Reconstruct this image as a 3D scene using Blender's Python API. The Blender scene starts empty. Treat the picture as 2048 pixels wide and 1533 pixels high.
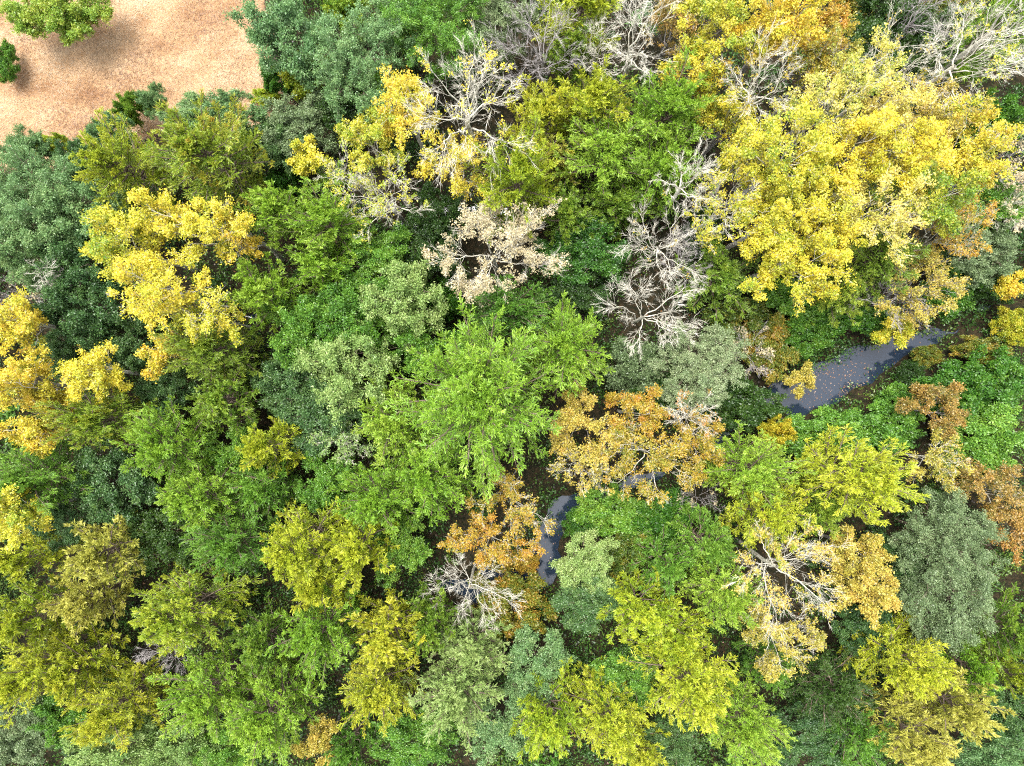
import bpy, math
import numpy as np

# ---------------------------------------------------------------- camera, sky, sun, exposure
sc = bpy.context.scene
COL = sc.collection
H = 42.0            # camera height over the forest floor (m)
LENS, SENS = 25.0, 36.0
KW = SENS / LENS    # frame width per metre of distance
cam_d = bpy.data.cameras.new('camera'); cam = bpy.data.objects.new('camera', cam_d); COL.objects.link(cam)
cam.location = (0, 0, H); cam.rotation_euler = (0, 0, 0)
cam_d.lens = LENS; cam_d.sensor_width = SENS; cam_d.sensor_fit = 'HORIZONTAL'
cam_d.clip_start = 0.5; cam_d.clip_end = 2000
sc.camera = cam

SUN_EL = math.radians(72); SUN_PHI = math.radians(-143)
world = bpy.data.worlds.new('World'); sc.world = world; world.use_nodes = True
wn, wl = world.node_tree.nodes, world.node_tree.links
wn.clear()
sky = wn.new('ShaderNodeTexSky'); sky.sky_type = 'NISHITA'; sky.sun_disc = False
sky.sun_elevation = SUN_EL; sky.sun_rotation = math.pi - SUN_PHI
sky.air_density = 1.0; sky.dust_density = 4.0; sky.ozone_density = 1.0
hs = wn.new('ShaderNodeHueSaturation'); hs.inputs['Saturation'].default_value = 0.22
bg = wn.new('ShaderNodeBackground'); bg.inputs['Strength'].default_value = 0.15
wo = wn.new('ShaderNodeOutputWorld')
wl.new(sky.outputs[0], hs.inputs['Color']); wl.new(hs.outputs[0], bg.inputs['Color']); wl.new(bg.outputs[0], wo.inputs[0])

sun_d = bpy.data.lights.new('sun', 'SUN'); sun = bpy.data.objects.new('sun', sun_d); COL.objects.link(sun)
sun_d.energy = 1.15; sun_d.angle = math.radians(28); sun_d.color = (1.0, 0.96, 0.89)
sun.rotation_euler = (math.pi / 2 - SUN_EL, 0, SUN_PHI); sun.location = (-20, 25, 60)

vs = sc.view_settings
vs.view_transform = 'Standard'; vs.look = 'None'; vs.gamma = 1.0; vs.use_curve_mapping = False
vs.exposure = 2.5
sc.cycles.max_bounces = 5; sc.cycles.diffuse_bounces = 3; sc.cycles.transmission_bounces = 4
sc.cycles.glossy_bounces = 2; sc.cycles.filter_width = 1.1; sc.cycles.use_denoising = False; sc.cycles.caustics_reflective = False; sc.cycles.caustics_refractive = False

# ---------------------------------------------------------------- helpers
def px2w(px, py, z):
    """photo pixel (2048 x 1533) seen at height z -> world x, y"""
    w = (H - z) * KW
    return (px - 1024) / 2048 * w, (766.5 - py) / 2048 * w

def lin(c, k=1.0):
    return tuple((((v / 255) / 12.92) if v / 255 <= 0.04045 else (((v / 255) + 0.055) / 1.055) ** 2.4) * k for v in c)

def norm(v):
    return v / np.maximum(np.linalg.norm(v, axis=-1, keepdims=True), 1e-9)

def mesh_from(name, verts, faces, attrs=None, smooth=False):
    """faces: list of int arrays (n,3) or (n,4)"""
    me = bpy.data.meshes.new(name)
    verts = np.asarray(verts, np.float32)
    me.vertices.add(len(verts)); me.vertices.foreach_set('co', verts.ravel())
    loops = np.concatenate([f.ravel() for f in faces]).astype(np.int32)
    sizes = np.concatenate([np.full(len(f), f.shape[1], np.int32) for f in faces])
    starts = np.zeros(len(sizes), np.int32); starts[1:] = np.cumsum(sizes)[:-1]
    me.loops.add(len(loops)); me.loops.foreach_set('vertex_index', loops)
    me.polygons.add(len(sizes)); me.polygons.foreach_set('loop_start', starts)
    me.update(calc_edges=True)
    if smooth:
        me.polygons.foreach_set('use_smooth', np.ones(len(sizes), bool))
    for k, (dom, arr) in (attrs or {}).items():
        a = me.attributes.new(k, 'FLOAT', dom); a.data.foreach_set('value', np.asarray(arr, np.float32))
    return me

def obj(name, data, mat=None, parent=None):
    o = bpy.data.objects.new(name, data); COL.objects.link(o)
    if mat is not None:
        if len(data.materials) == 0:
            data.materials.append(None)
        o.material_slots[0].link = 'OBJECT'; o.material_slots[0].material = mat
    if parent is not None:
        o.parent = parent
    return o

# ---------------------------------------------------------------- materials
ALB = 0.56      # real leaf reflectance against the bright picture values below
def ramp_nodes(nt, cols, k):
    r = nt.nodes.new('ShaderNodeValToRGB'); e = r.color_ramp.elements
    while len(e) < len(cols): e.new(0.5)
    for i, c in enumerate(cols):
        e[i].position = i / (len(cols) - 1); e[i].color = (*lin(c, k), 1)
    return r

def leaf_material(name, cols, trans=0.4, k=ALB):
    m = bpy.data.materials.new(name); m.use_nodes = True
    nt = m.node_tree; n, l = nt.nodes, nt.links; n.clear()
    at = n.new('ShaderNodeAttribute'); at.attribute_name = 'tint'
    oi = n.new('ShaderNodeObjectInfo')
    ad = n.new('ShaderNodeMath'); ad.operation = 'MULTIPLY_ADD'; ad.inputs[1].default_value = 0.36; ad.inputs[2].default_value = -0.18
    l.new(oi.outputs['Random'], ad.inputs[0])
    su = n.new('ShaderNodeMath'); su.operation = 'ADD'; su.use_clamp = True
    l.new(at.outputs['Fac'], su.inputs[0]); l.new(ad.outputs[0], su.inputs[1])
    r = ramp_nodes(nt, cols, k); l.new(su.outputs[0], r.inputs[0])
    p = n.new('ShaderNodeBsdfPrincipled'); p.inputs['Roughness'].default_value = 0.42; p.inputs['Specular IOR Level'].default_value = 0.5
    t = n.new('ShaderNodeBsdfTranslucent'); mx = n.new('ShaderNodeMixShader'); mx.inputs[0].default_value = trans
    o = n.new('ShaderNodeOutputMaterial')
    l.new(r.outputs[0], p.inputs['Base Color']); l.new(r.outputs[0], t.inputs['Color'])
    l.new(p.outputs[0], mx.inputs[1]); l.new(t.outputs[0], mx.inputs[2]); l.new(mx.outputs[0], o.inputs[0])
    return m

def bark_material(name, c1, c2):
    m = bpy.data.materials.new(name); m.use_nodes = True
    nt = m.node_tree; n, l = nt.nodes, nt.links
    p = n['Principled BSDF']; p.inputs['Roughness'].default_value = 0.85
    tc = n.new('ShaderNodeTexCoord'); no = n.new('ShaderNodeTexNoise'); no.inputs['Scale'].default_value = 7; no.inputs['Detail'].default_value = 6
    l.new(tc.outputs['Object'], no.inputs['Vector'])
    r = ramp_nodes(nt, [c1, c2], 0.62); r.color_ramp.elements[0].position = 0.3; r.color_ramp.elements[1].position = 0.7
    l.new(no.outputs[0], r.inputs[0]); l.new(r.outputs[0], p.inputs['Base Color'])
    b = n.new('ShaderNodeBump'); b.inputs['Strength'].default_value = 0.5; b.inputs['Distance'].default_value = 0.02
    l.new(no.outputs[0], b.inputs['Height']); l.new(b.outputs[0], p.inputs['Normal'])
    return m

PAL = {
    'lime': [(94, 144, 44), (126, 174, 50), (154, 192, 60), (182, 206, 78)],
    'ygreen': [(116, 154, 42), (156, 184, 48), (192, 204, 56), (218, 218, 72)],
    'gold': [(108, 146, 46), (148, 176, 50), (186, 196, 56), (216, 210, 66)],
    'olive': [(82, 126, 44), (112, 152, 48), (144, 172, 56), (178, 186, 68)],
    'oliverust': [(92, 136, 44), (126, 164, 48), (162, 178, 54), (202, 162, 66)],
    'khaki': [(144, 154, 64), (178, 182, 76), (204, 200, 90), (220, 210, 108)],
    'green': [(68, 114, 42), (94, 144, 48), (120, 166, 56), (148, 182, 68)],
    'dgreen':  [(40, 70, 30), (56, 90, 34), (74, 110, 40), (96, 124, 48)],
    'emerald': [(48, 92, 32), (68, 122, 38), (94, 148, 44), (128, 168, 54)],
    'pale':    [(98, 134, 66), (126, 160, 82), (152, 180, 98), (176, 194, 118)],
    'blue': [(76, 116, 66), (102, 142, 84), (124, 160, 96), (152, 176, 112)],
    'dblue': [(52, 86, 46), (72, 110, 58), (94, 130, 68), (118, 146, 80)],
    'grey':    [(92, 114, 72), (116, 140, 92), (138, 158, 108), (162, 174, 128)],
    'yellow': [(120, 166, 50), (206, 208, 56), (244, 228, 70), (248, 220, 64)],
    'yelgreen': [(112, 158, 50), (166, 188, 54), (214, 210, 62), (240, 216, 70)],
    'paleyel': [(142, 176, 70), (214, 212, 88), (246, 230, 114), (246, 220, 112)],
    'orange': [(108, 144, 50), (180, 170, 54), (218, 184, 62), (222, 160, 58)],
    'yelor': [(130, 166, 52), (212, 208, 58), (246, 222, 70), (244, 198, 62)],
    'rust': [(124, 132, 60), (176, 152, 72), (206, 164, 78), (204, 142, 66)],
    'tan': [(196, 180, 130), (218, 202, 156), (232, 218, 178), (228, 192, 128)],
    'goldtan': [(142, 150, 58), (190, 180, 70), (220, 200, 88), (226, 190, 88)],
    'mixed':   [(68, 106, 42), (108, 136, 50), (152, 152, 54), (210, 160, 62)],
    'under': [(66, 70, 40), (50, 88, 34), (76, 118, 42), (116, 138, 54)],
    'litter':  [(54, 40, 32), (80, 58, 42), (112, 78, 52), (176, 122, 66)],
}
NEEDLE = ('lime', 'ygreen', 'gold', 'olive', 'oliverust', 'khaki', 'green', 'pale')    # young feathery growth reflects more
LEAF = {k: leaf_material('leaf_' + k, v, .4, ALB * (1.2 if k in NEEDLE else 1.2 if k in ('blue', 'dblue', 'grey') else .9 if k in ('orange', 'rust') else 1.25 if k == 'under' else 1)) for k, v in PAL.items()}
BARK = {
    'white': bark_material('bark_white', (176, 168, 150), (238, 234, 218)),
    'grey': bark_material('bark_grey', (128, 120, 118), (186, 180, 178)),
    'brown': bark_material('bark_brown', (84, 70, 58), (140, 122, 106)),
}

# ---------------------------------------------------------------- terrain
def seg_dist(X, Y, pts):
    """signed distance to a channel; pts = [(x, y, halfwidth)...]"""
    best = np.full(X.shape, 1e9)
    for (x0, y0, w0), (x1, y1, w1) in zip(pts[:-1], pts[1:]):
        dx, dy = x1 - x0, y1 - y0
        t = np.clip(((X - x0) * dx + (Y - y0) * dy) / (dx * dx + dy * dy), 0, 1)
        best = np.minimum(best, np.hypot(X - x0 - t * dx, Y - y0 - t * dy) - (w0 + t * (w1 - w0)))
    return best

WZ = -0.55
def chan(pix): return [(*px2w(a, b, WZ), w) for a, b, w in pix]
CREEK = chan([(2150, 545, -.2), (1990, 600, -.2), (1915, 664, -.3), (1850, 678, .32), (1760, 712, .65), (1690, 747, .95), (1640, 774, 1.05),
              (1600, 788, 1.0), (1560, 785, .2), (1480, 850, -.2), (1340, 940, -.2), (1215, 985, .1), (1130, 1008, .2), (1104, 1050, .2), (1094, 1095, .3),
              (1085, 1130, .7), (1030, 1166, .8), (960, 1178, .6), (900, 1172, .0), (860, 1170, -.3)])
STREAM = chan([(1060, 402, -.2), (985, 428, .15), (900, 420, .1), (800, 464, .15), (700, 560, -.1), (600, 600, -.1), (480, 640, -.1), (430, 655, -.25)])
FIELD_PX = [(-700, -600), (520, -600), (520, 0), (540, 60), (545, 130), (565, 180), (590, 215), (540, 250), (420, 262), (300, 262), (250, 290), (190, 330), (120, 330), (60, 340), (-10, 330), (-700, 420)]
FIELD = [px2w(a, b, 0) for a, b in FIELD_PX]

def poly_sd(X, Y, poly):
    """positive inside, metres"""
    d = np.full(X.shape, 1e9); ins = np.zeros(X.shape, bool)
    n = len(poly)
    for i in range(n):
        (x0, y0), (x1, y1) = poly[i], poly[(i + 1) % n]
        dx, dy = x1 - x0, y1 - y0
        t = np.clip(((X - x0) * dx + (Y - y0) * dy) / (dx * dx + dy * dy + 1e-9), 0, 1)
        d = np.minimum(d, np.hypot(X - x0 - t * dx, Y - y0 - t * dy))
        c = (y0 > Y) != (y1 > Y)
        with np.errstate(divide='ignore', invalid='ignore'):
            ins ^= c & (X < (x1 - x0) * (Y - y0) / (y1 - y0 + 1e-12) + x0)
    return np.where(ins, d, -d)

def ground_z(X, Y):
    X = np.asarray(X, float); Y = np.asarray(Y, float)
    z = 0.10 * np.sin(X * .31 + 1) * np.cos(Y * .27) + 0.05 * np.sin(X * 1.1 + Y * .7) + 0.03 * np.sin(X * 2.3 - Y * 1.9)
    for ch, dep in ((CREEK, 1.25), (STREAM, 1.0)):
        d = seg_dist(X, Y, ch) + 0.22 * np.sin(X * 2.1 + Y * 1.3) * np.cos(Y * 2.7 - X)
        s = np.clip((1.1 - d) / 1.7, 0, 1); z = z - dep * s * s * (3 - 2 * s)
    return z

gx = np.concatenate([[-600, -300, -150, -80, -55], np.arange(-46, 46.01, .5), [55, 80, 150, 300, 600]])
gy = np.concatenate([[-600, -300, -150, -80, -50], np.arange(-38, 38.01, .5), [50, 80, 150, 300, 600]])
GX, GY = np.meshgrid(gx, gy)
GZ = ground_z(GX, GY)
nx, ny = len(gx), len(gy)
idx = np.arange(nx * ny).reshape(ny, nx)
gf = np.stack([idx[:-1, :-1], idx[:-1, 1:], idx[1:, 1:], idx[1:, :-1]], -1).reshape(-1, 4)
fmask = np.clip(poly_sd(GX, GY, FIELD) / 1.6 + 0.5, 0, 1)
gm = bpy.data.materials.new('forest_floor_and_field'); gm.use_nodes = True
nt = gm.node_tree; n, l = nt.nodes, nt.links
p = n['Principled BSDF']; p.inputs['Roughness'].default_value = 0.95; p.inputs['Specular IOR Level'].default_value = 0.1
tc = n.new('ShaderNodeTexCoord')
def noise(scale, detail=8, rough=.6, vec=None):
    x = n.new('ShaderNodeTexNoise'); x.inputs['Scale'].default_value = scale; x.inputs['Detail'].default_value = detail; x.inputs['Roughness'].default_value = rough
    l.new(vec if vec else tc.outputs['Object'], x.inputs['Vector']); return x
fl = noise(3.2, 10, .72); flr = ramp_nodes(nt, [(26, 24, 18), (40, 40, 26), (66, 54, 38), (44, 60, 28)], .5)
for i, ps in enumerate((.3, .47, .6, .72)): flr.color_ramp.elements[i].position = ps
l.new(fl.outputs[0], flr.inputs[0])
mp = n.new('ShaderNodeMapping'); mp.inputs['Rotation'].default_value = (0, 0, math.radians(-32)); mp.inputs['Scale'].default_value = (.10, .42, 1)
l.new(tc.outputs['Object'], mp.inputs['Vector'])
st = noise(1.0, 6, .6, mp.outputs[0]); fine = noise(7.0, 12, .8); mid = noise(.7, 6, .65)
a1 = n.new('ShaderNodeMath'); a1.operation = 'MULTIPLY_ADD'; a1.inputs[1].default_value = .55; l.new(st.outputs[0], a1.inputs[0])
a2 = n.new('ShaderNodeMath'); a2.operation = 'MULTIPLY_ADD'; a2.inputs[1].default_value = .45; l.new(fine.outputs[0], a2.inputs[0])
a3 = n.new('ShaderNodeMath'); a3.operation = 'MULTIPLY'; a3.inputs[1].default_value = .30; l.new(mid.outputs[0], a3.inputs[0])
l.new(a3.outputs[0], a2.inputs[2]); l.new(a2.outputs[0], a1.inputs[2])
fr = ramp_nodes(nt, [(156, 114, 80), (200, 158, 116), (222, 184, 142), (238, 210, 172)], .36)
for i, ps in enumerate((.52, .61, .69, .78)): fr.color_ramp.elements[i].position = ps
l.new(a1.outputs[0], fr.inputs[0])
at = n.new('ShaderNodeAttribute'); at.attribute_name = 'field'
edge = noise(1.6, 8, .7)
em = n.new('ShaderNodeMath'); em.operation = 'ADD'; l.new(at.outputs['Fac'], em.inputs[0]); l.new(edge.outputs[0], em.inputs[1])
er = n.new('ShaderNodeMapRange'); er.inputs['From Min'].default_value = .86; er.inputs['From Max'].default_value = 1.06; l.new(em.outputs[0], er.inputs['Value'])
mx = n.new('ShaderNodeMix'); mx.data_type = 'RGBA'
l.new(er.outputs[0], mx.inputs['Factor']); l.new(flr.outputs[0], mx.inputs['A']); l.new(fr.outputs[0], mx.inputs['B']); l.new(mx.outputs['Result'], p.inputs['Base Color'])
bp = n.new('ShaderNodeBump'); bp.inputs['Strength'].default_value = .8; bp.inputs['Distance'].default_value = .08; l.new(fine.outputs[0], bp.inputs['Height']); l.new(bp.outputs[0], p.inputs['Normal'])
ground = obj('ground', mesh_from('ground', np.stack([GX, GY, GZ], -1).reshape(-1, 3), [gf], {'field': ('POINT', fmask.ravel())}, True), gm)
ground['kind'] = 'structure'; ground['label'] = 'forest floor of brown leaf litter opening into a dry tan grass field'

# water
wm = bpy.data.materials.new('creek_water'); wm.use_nodes = True
nt = wm.node_tree; n, l = nt.nodes, nt.links
p = n['Principled BSDF']; p.inputs['Base Color'].default_value = (.010, .016, .027, 1); p.inputs['Roughness'].default_value = .04; p.inputs['IOR'].default_value = 1.45
tc = n.new('ShaderNodeTexCoord'); no = n.new('ShaderNodeTexNoise'); no.inputs['Scale'].default_value = 5; no.inputs['Detail'].default_value = 4
bp = n.new('ShaderNodeBump'); bp.inputs['Strength'].default_value = .04; bp.inputs['Distance'].default_value = .05
l.new(tc.outputs['Object'], no.inputs['Vector']); l.new(no.outputs[0], bp.inputs['Height']); l.new(bp.outputs[0], p.inputs['Normal'])
def water(name, ch, label):
    a = np.array(ch); x0, y0 = a[:, :2].min(0) - 3; x1, y1 = a[:, :2].max(0) + 3
    xs, ys = np.arange(x0, x1, .3), np.arange(y0, y1, .3)
    X, Y = np.meshgrid(xs, ys); ii = np.arange(X.size).reshape(X.shape)
    keep = seg_dist(X[:-1, :-1] + .15, Y[:-1, :-1] + .15, ch) < 1.2
    q = np.stack([ii[:-1, :-1], ii[:-1, 1:], ii[1:, 1:], ii[1:, :-1]], -1)[keep]
    used, inv = np.unique(q, return_inverse=True)
    v = np.stack([X.ravel(), Y.ravel(), np.full(X.size, WZ)], -1)[used]
    o = obj(name, mesh_from(name, v, [inv.reshape(-1, 4)]), wm); o['kind'] = 'structure'; o['label'] = label
water('creek_water', CREEK, 'still grey creek water winding between the trees')
water('stream_water', STREAM, 'narrow stream glimpsed between crowns in the upper left woods')

# ---------------------------------------------------------------- growth
def walk(rng, P, D, L, k, jit, up):
    m = len(P); pts = np.empty((m, k + 1, 3)); pts[:, 0] = P; d = norm(D); s = (L / k)[:, None]
    for i in range(k):
        d = norm(d + rng.normal(0, jit, (m, 3)) + np.array([0, 0, up])); pts[:, i + 1] = pts[:, i] + d * s
    return pts

def sprout(rng, pts, L, m, t0, t1, ang0, ang1, flat=0.0):
    """m children on each parent polyline: position, direction, t, parent length"""
    n_, k1, _ = pts.shape; k = k1 - 1
    t = (np.arange(m)[None] + rng.uniform(0.1, .9, (n_, m))) / m; t = t0 + (t1 - t0) * t
    f = np.minimum(t * k, k - 1e-6); i = f.astype(int); fr = (f - i)[..., None]
    r = np.arange(n_)[:, None]
    a, b = pts[r, i], pts[r, i + 1]
    P = (a + (b - a) * fr).reshape(-1, 3); T = norm(b - a).reshape(-1, 3)
    rv = rng.normal(0, 1, T.shape)
    if flat: rv[:, 2] *= (1 - flat)
    Q = norm(rv - T * np.sum(rv * T, 1, keepdims=True))
    an = rng.uniform(ang0, ang1, len(T))[:, None]
    return P, T * np.cos(an) + Q * np.sin(an), t.ravel(), np.repeat(L, m)

def tubes(pts, r0, r1, s):
    """tapered tubes along polylines (n,k+1,3); r0/r1 arrays"""
    n_, k1, _ = pts.shape
    T = np.empty_like(pts); T[:, 1:-1] = pts[:, 2:] - pts[:, :-2]; T[:, 0] = pts[:, 1] - pts[:, 0]; T[:, -1] = pts[:, -1] - pts[:, -2]
    T = norm(T); ref = np.where(np.abs(T[..., 2:3]) > .9, np.array([1., 0, 0]), np.array([0, 0, 1.]))
    A = norm(np.cross(T, ref)); B = np.cross(T, A)
    tt = np.linspace(0, 1, k1)[None, :, None, None]
    R = r0[:, None, None, None] * (1 - tt) + r1[:, None, None, None] * tt
    an = np.arange(s) / s * 2 * np.pi
    V = pts[:, :, None] + R * (A[:, :, None] * np.cos(an)[None, None, :, None] + B[:, :, None] * np.sin(an)[None, None, :, None])
    base = np.arange(n_ * k1 * s).reshape(n_, k1, s)
    q = np.stack([base[:, :-1], np.roll(base, -1, 2)[:, :-1], np.roll(base, -1, 2)[:, 1:], base[:, 1:]], -1).reshape(-1, 4)
    return V.reshape(-1, 3), q

def join(parts):
    vs_, fs_, o = [], [], 0
    for v, f in (p_[:2] for p_ in parts):
        vs_.append(v); fs_.append(f + o); o += len(v)
    return np.concatenate(vs_), np.concatenate(fs_)

def leaf_quads(rng, C, A, length, ratio, upbias):
    m = len(C); nrm = norm(rng.normal(0, 1, (m, 3)) + np.array([0, 0, upbias]))
    A = norm(A - nrm * np.sum(A * nrm, 1, keepdims=True)); B = np.cross(nrm, A)
    l_ = (length * rng.uniform(.65, 1.3, m))[:, None]; w = l_ * ratio * .5
    V = np.stack([C, C + A * l_ * .45 + B * w + nrm * l_ * .08, C + A * l_, C + A * l_ * .45 - B * w + nrm * l_ * .08], 1)
    return V.reshape(-1, 3), np.arange(m * 4).reshape(m, 4)

def leaf_tris(rng, C, A, length, ratio, upbias):
    m = len(C); nrm = norm(rng.normal(0, 1, (m, 3)) + np.array([0, 0, upbias]))
    A = norm(A - nrm * np.sum(A * nrm, 1, keepdims=True)); B = np.cross(nrm, A)
    l_ = (length * rng.uniform(.6, 1.4, m))[:, None]; w = l_ * ratio * .5
    V = np.stack([C + A * l_, C + B * w + A * l_ * rng.uniform(-.1, .35, (m, 1)), C - B * w], 1)
    return V.reshape(-1, 3), np.arange(m * 3).reshape(m, 3)

def flecks(rng, C, A, length, width):
    m = len(C); rv = rng.normal(0, 1, (m, 3)) * np.array([1, 1, .22]); B = norm(rv - A * np.sum(rv * A, 1, keepdims=True))
    l_ = (length * rng.uniform(.6, 1.35, m))[:, None]; w = width * .5
    V = np.stack([C - B * w, C + B * w, C + A * l_], 1)
    return V.reshape(-1, 3), np.arange(m * 3).reshape(m, 3)

def grow_evergreen(seed, R, h, n1, m2, m3, nf, fl=.092, fw=.028):
    rng = np.random.default_rng(seed)
    plume, lift, wob = rng.uniform(.19, .33), rng.uniform(-6, 12), rng.uniform(.04, .11)
    tk = 8; tr = np.zeros((1, tk + 1, 3)); tr[0, :, 2] = np.linspace(-.25, h * .97, tk + 1); tr[0, 1:, :2] = np.cumsum(rng.normal(0, .05, (tk, 2)), 0)
    u = (np.arange(n1) + .5) / n1
    z = h * (.16 + .81 * u ** .85)
    t = (z - h * .16) / (h * .84)
    prof = np.where(t < .3, .82 + .6 * t, 1.0 * (1 - ((t - .3) / .7) ** 1.9 * .93))
    el = np.radians(12 + lift + 55 * t ** 1.6 + rng.uniform(-8, 8, n1))
    L = R * prof * rng.uniform(.72, 1.16, n1) / np.cos(np.minimum(el, 1.0)) * .92
    az = np.arange(n1) * 2.39996 + rng.normal(0, .25, n1)
    D = np.stack([np.cos(az) * np.cos(el), np.sin(az) * np.cos(el), np.sin(el)], -1)
    P = np.stack([np.interp(z, tr[0, :, 2], tr[0, :, 0]), np.interp(z, tr[0, :, 2], tr[0, :, 1]), z], -1)
    l1 = walk(rng, P, D, L, 6, wob, .03)
    P2, D2, t2, L2p = sprout(rng, l1, L, m2, .16, 1.0, .45, .8, .4)
    L2 = L2p * plume * (1.08 - .80 * t2) * rng.uniform(.7, 1.25, len(t2)) + .11
    l2 = walk(rng, P2, D2, L2, 4, .13, .09)
    lim = np.repeat(rng.uniform(0, 1, n1), m2)
    P3, D3, t3, L3p = sprout(rng, l2, L2, m3, .12, 1.0, .35, .85)
    L3 = L3p * .34 * (1.1 - .6 * t3) * rng.uniform(.7, 1.3, len(t3)) + .07
    l3 = walk(rng, P3, D3, L3, 2, .15, .10)
    cl = np.repeat(lim, m3) * .35 + np.repeat(rng.uniform(0, 1, len(l2)), m3) * .35
    C, A, tl, _ = sprout(rng, l3, L3, nf, .0, 1.0, .15, .55)
    tint = np.repeat(cl, nf) * .62 + rng.uniform(0, .22, len(C)) + .12 * np.repeat(t3, nf) + .26 * np.repeat(t2, m3 * nf)   # outer growth is younger and paler
    V, F = flecks(rng, C, norm(A), fl, fw)
    trunk = [tubes(tr, np.array([.022 * h ** .9]), np.array([.02]), 8), tubes(l1, .012 * L + .012, np.full(n1, .008), 5), tubes(l2[:, ::4], .006 * L2 + .006, np.full(len(l2), .004), 3)]
    return join(trunk), (V, F, tint)

def grow_broadleaf(seed, a, b, c, h, n1=8, m2=7, m3=6, m4=5, nl=6, leaf=.11, ratio=.7, dens=1.0, twigs=True, fork=.35, jit=.16, clump=.5, upb=.9, spread=.06, thick=1.0, droop=0.0, reach=1.0, fine=False, ang=1.0):
    """deciduous skeleton inside an ellipsoid a,b,c with its top at h -> trunk, limbs[], crown"""
    rng = np.random.default_rng(seed)
    zc = h - c
    tk = 6; zf = max(h * fork, .2)
    tr = np.zeros((1, tk + 1, 3)); tr[0, :, 2] = np.linspace(-.3, max(zf, zc * .9), tk + 1); tr[0, 1:, :2] = np.cumsum(rng.normal(0, .06 * h / 9, (tk, 2)), 0)
    k = np.arange(n1) + .5
    ct = 1 - k / n1 * 1.18; az = np.arange(n1) * 2.39996 + rng.normal(0, .3, n1); sn = np.sqrt(np.maximum(1 - ct ** 2, 0))
    E = np.stack([np.cos(az) * sn * a, np.sin(az) * sn * b, ct * c], -1) * rng.uniform(.72, .98, (n1, 1)); E[:, 2] += zc
    zs = zf + (max(zc * .9, zf) - zf) * rng.uniform(.1, 1, n1)
    S = np.stack([np.interp(zs, tr[0, :, 2], tr[0, :, 0]), np.interp(zs, tr[0, :, 2], tr[0, :, 1]), zs], -1)
    L = np.linalg.norm(E - S, axis=1); K = 7
    Cc = (S + E) / 2 + np.array([0, 0, .16]) * L[:, None] + rng.normal(0, .07, (n1, 3)) * L[:, None]
    tt = np.linspace(0, 1, K + 1)[None, :, None]
    l1 = (1 - tt) ** 2 * S[:, None] + 2 * tt * (1 - tt) * Cc[:, None] + tt ** 2 * E[:, None]
    l1[:, 1:-1] += rng.normal(0, .018, (n1, K - 1, 3)) * L[:, None, None]
    up = .05 - droop
    P2, D2, t2, L2p = sprout(rng, l1, L, m2, .28, 1.0, .45 * ang, 1.0 * ang)
    size = (a * b * c) ** (1 / 3)
    L2 = (.27 * L2p + .25 * size) * (1.12 - .55 * t2) * rng.uniform(.7, 1.2, len(t2)) * reach; l2 = walk(rng, P2, D2, L2, 5, jit, up)
    P3, D3, t3, L3p = sprout(rng, l2, L2, m3, .22, 1.0, .4 * ang, .95 * ang)
    L3 = L3p * .46 * (1.1 - .5 * t3) * rng.uniform(.7, 1.2, len(t3)); l3 = walk(rng, P3, D3, L3, 4, jit * 1.1, up)
    P4, D4, t4, L4p = sprout(rng, l3, L3, m4, .2, 1.0, .35 * ang, .9 * ang)
    L4 = L4p * .48 * rng.uniform(.7, 1.3, len(t4)) + .05; l4 = walk(rng, P4, D4, L4, 2, jit, up)
    g = .0084 * thick
    trunk = tubes(tr, np.array([.015 * h * thick]), np.array([.010 * h * thick]), 9)
    limbs = []
    r1 = .0045 * h * thick * rng.uniform(.8, 1.15, n1)
    for i in range(n1):
        s2 = slice(i * m2, (i + 1) * m2); s3 = slice(i * m2 * m3, (i + 1) * m2 * m3); s4 = slice(i * m2 * m3 * m4, (i + 1) * m2 * m3 * m4)
        parts = [tubes(l1[i:i + 1], r1[i:i + 1], np.array([g * .9]), 6),
                 tubes(l2[s2], np.full(m2, g) * (.7 + .5 * rng.random(m2)), np.full(m2, g * .55), 3),
                 tubes(l3[s3][:, ::2], np.full(m2 * m3, g * .6), np.full(m2 * m3, g * .38), 3)]
        if fine: parts = parts[:2]
        v_, f_ = join(parts)
        sl = None
        if twigs: sl = flecks(rng, l4[s4][:, 0], norm(l4[s4][:, -1] - l4[s4][:, 0]), L4[s4] * 1.1, g * 1.1)
        limbs.append((v_, f_, sl))
    crown = None
    if dens > 0:
        keep3 = rng.random(len(l3)) < min(1, dens * 1.6)         # whole sprigs stay bare where the tree thins out
        keep4 = np.repeat(keep3, m4) & (rng.random(len(l4)) < min(1, dens * 1.3 if dens < 1 else 1))
        q = l4[keep4]
        C, A, tl, _ = sprout(rng, q, L4[keep4], nl, .1, 1.0, .3, 1.3)
        C = C + rng.normal(0, spread, C.shape)
        c2 = np.repeat(np.repeat(rng.uniform(0, 1, len(l2)), m3), m4)[keep4]; c3 = np.repeat(rng.uniform(0, 1, len(l3)), m4)[keep4]
        tint = np.repeat(c2 * clump * .6 + c3 * clump * .5, nl) + rng.uniform(0, 1 - clump * 1.0, len(C))
        V, F = leaf_tris(rng, C, A, leaf, ratio, upb); crown = (V, F, tint)
    return trunk, limbs, crown

# ---------------------------------------------------------------- prototypes that many trees share
def tree_mesh(name, vf):
    v, f = vf[0], [vf[1]]
    if len(vf) > 2 and vf[2] is not None:
        f = [vf[1], vf[2][1] + len(v)]; v = np.concatenate([v, vf[2][0]])
    return mesh_from(name, v, f, None, True)
def crown_mesh(name, c): return mesh_from(name, c[0], [c[1]], {'tint': ('FACE', np.clip(c[2], 0, 1))})

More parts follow.
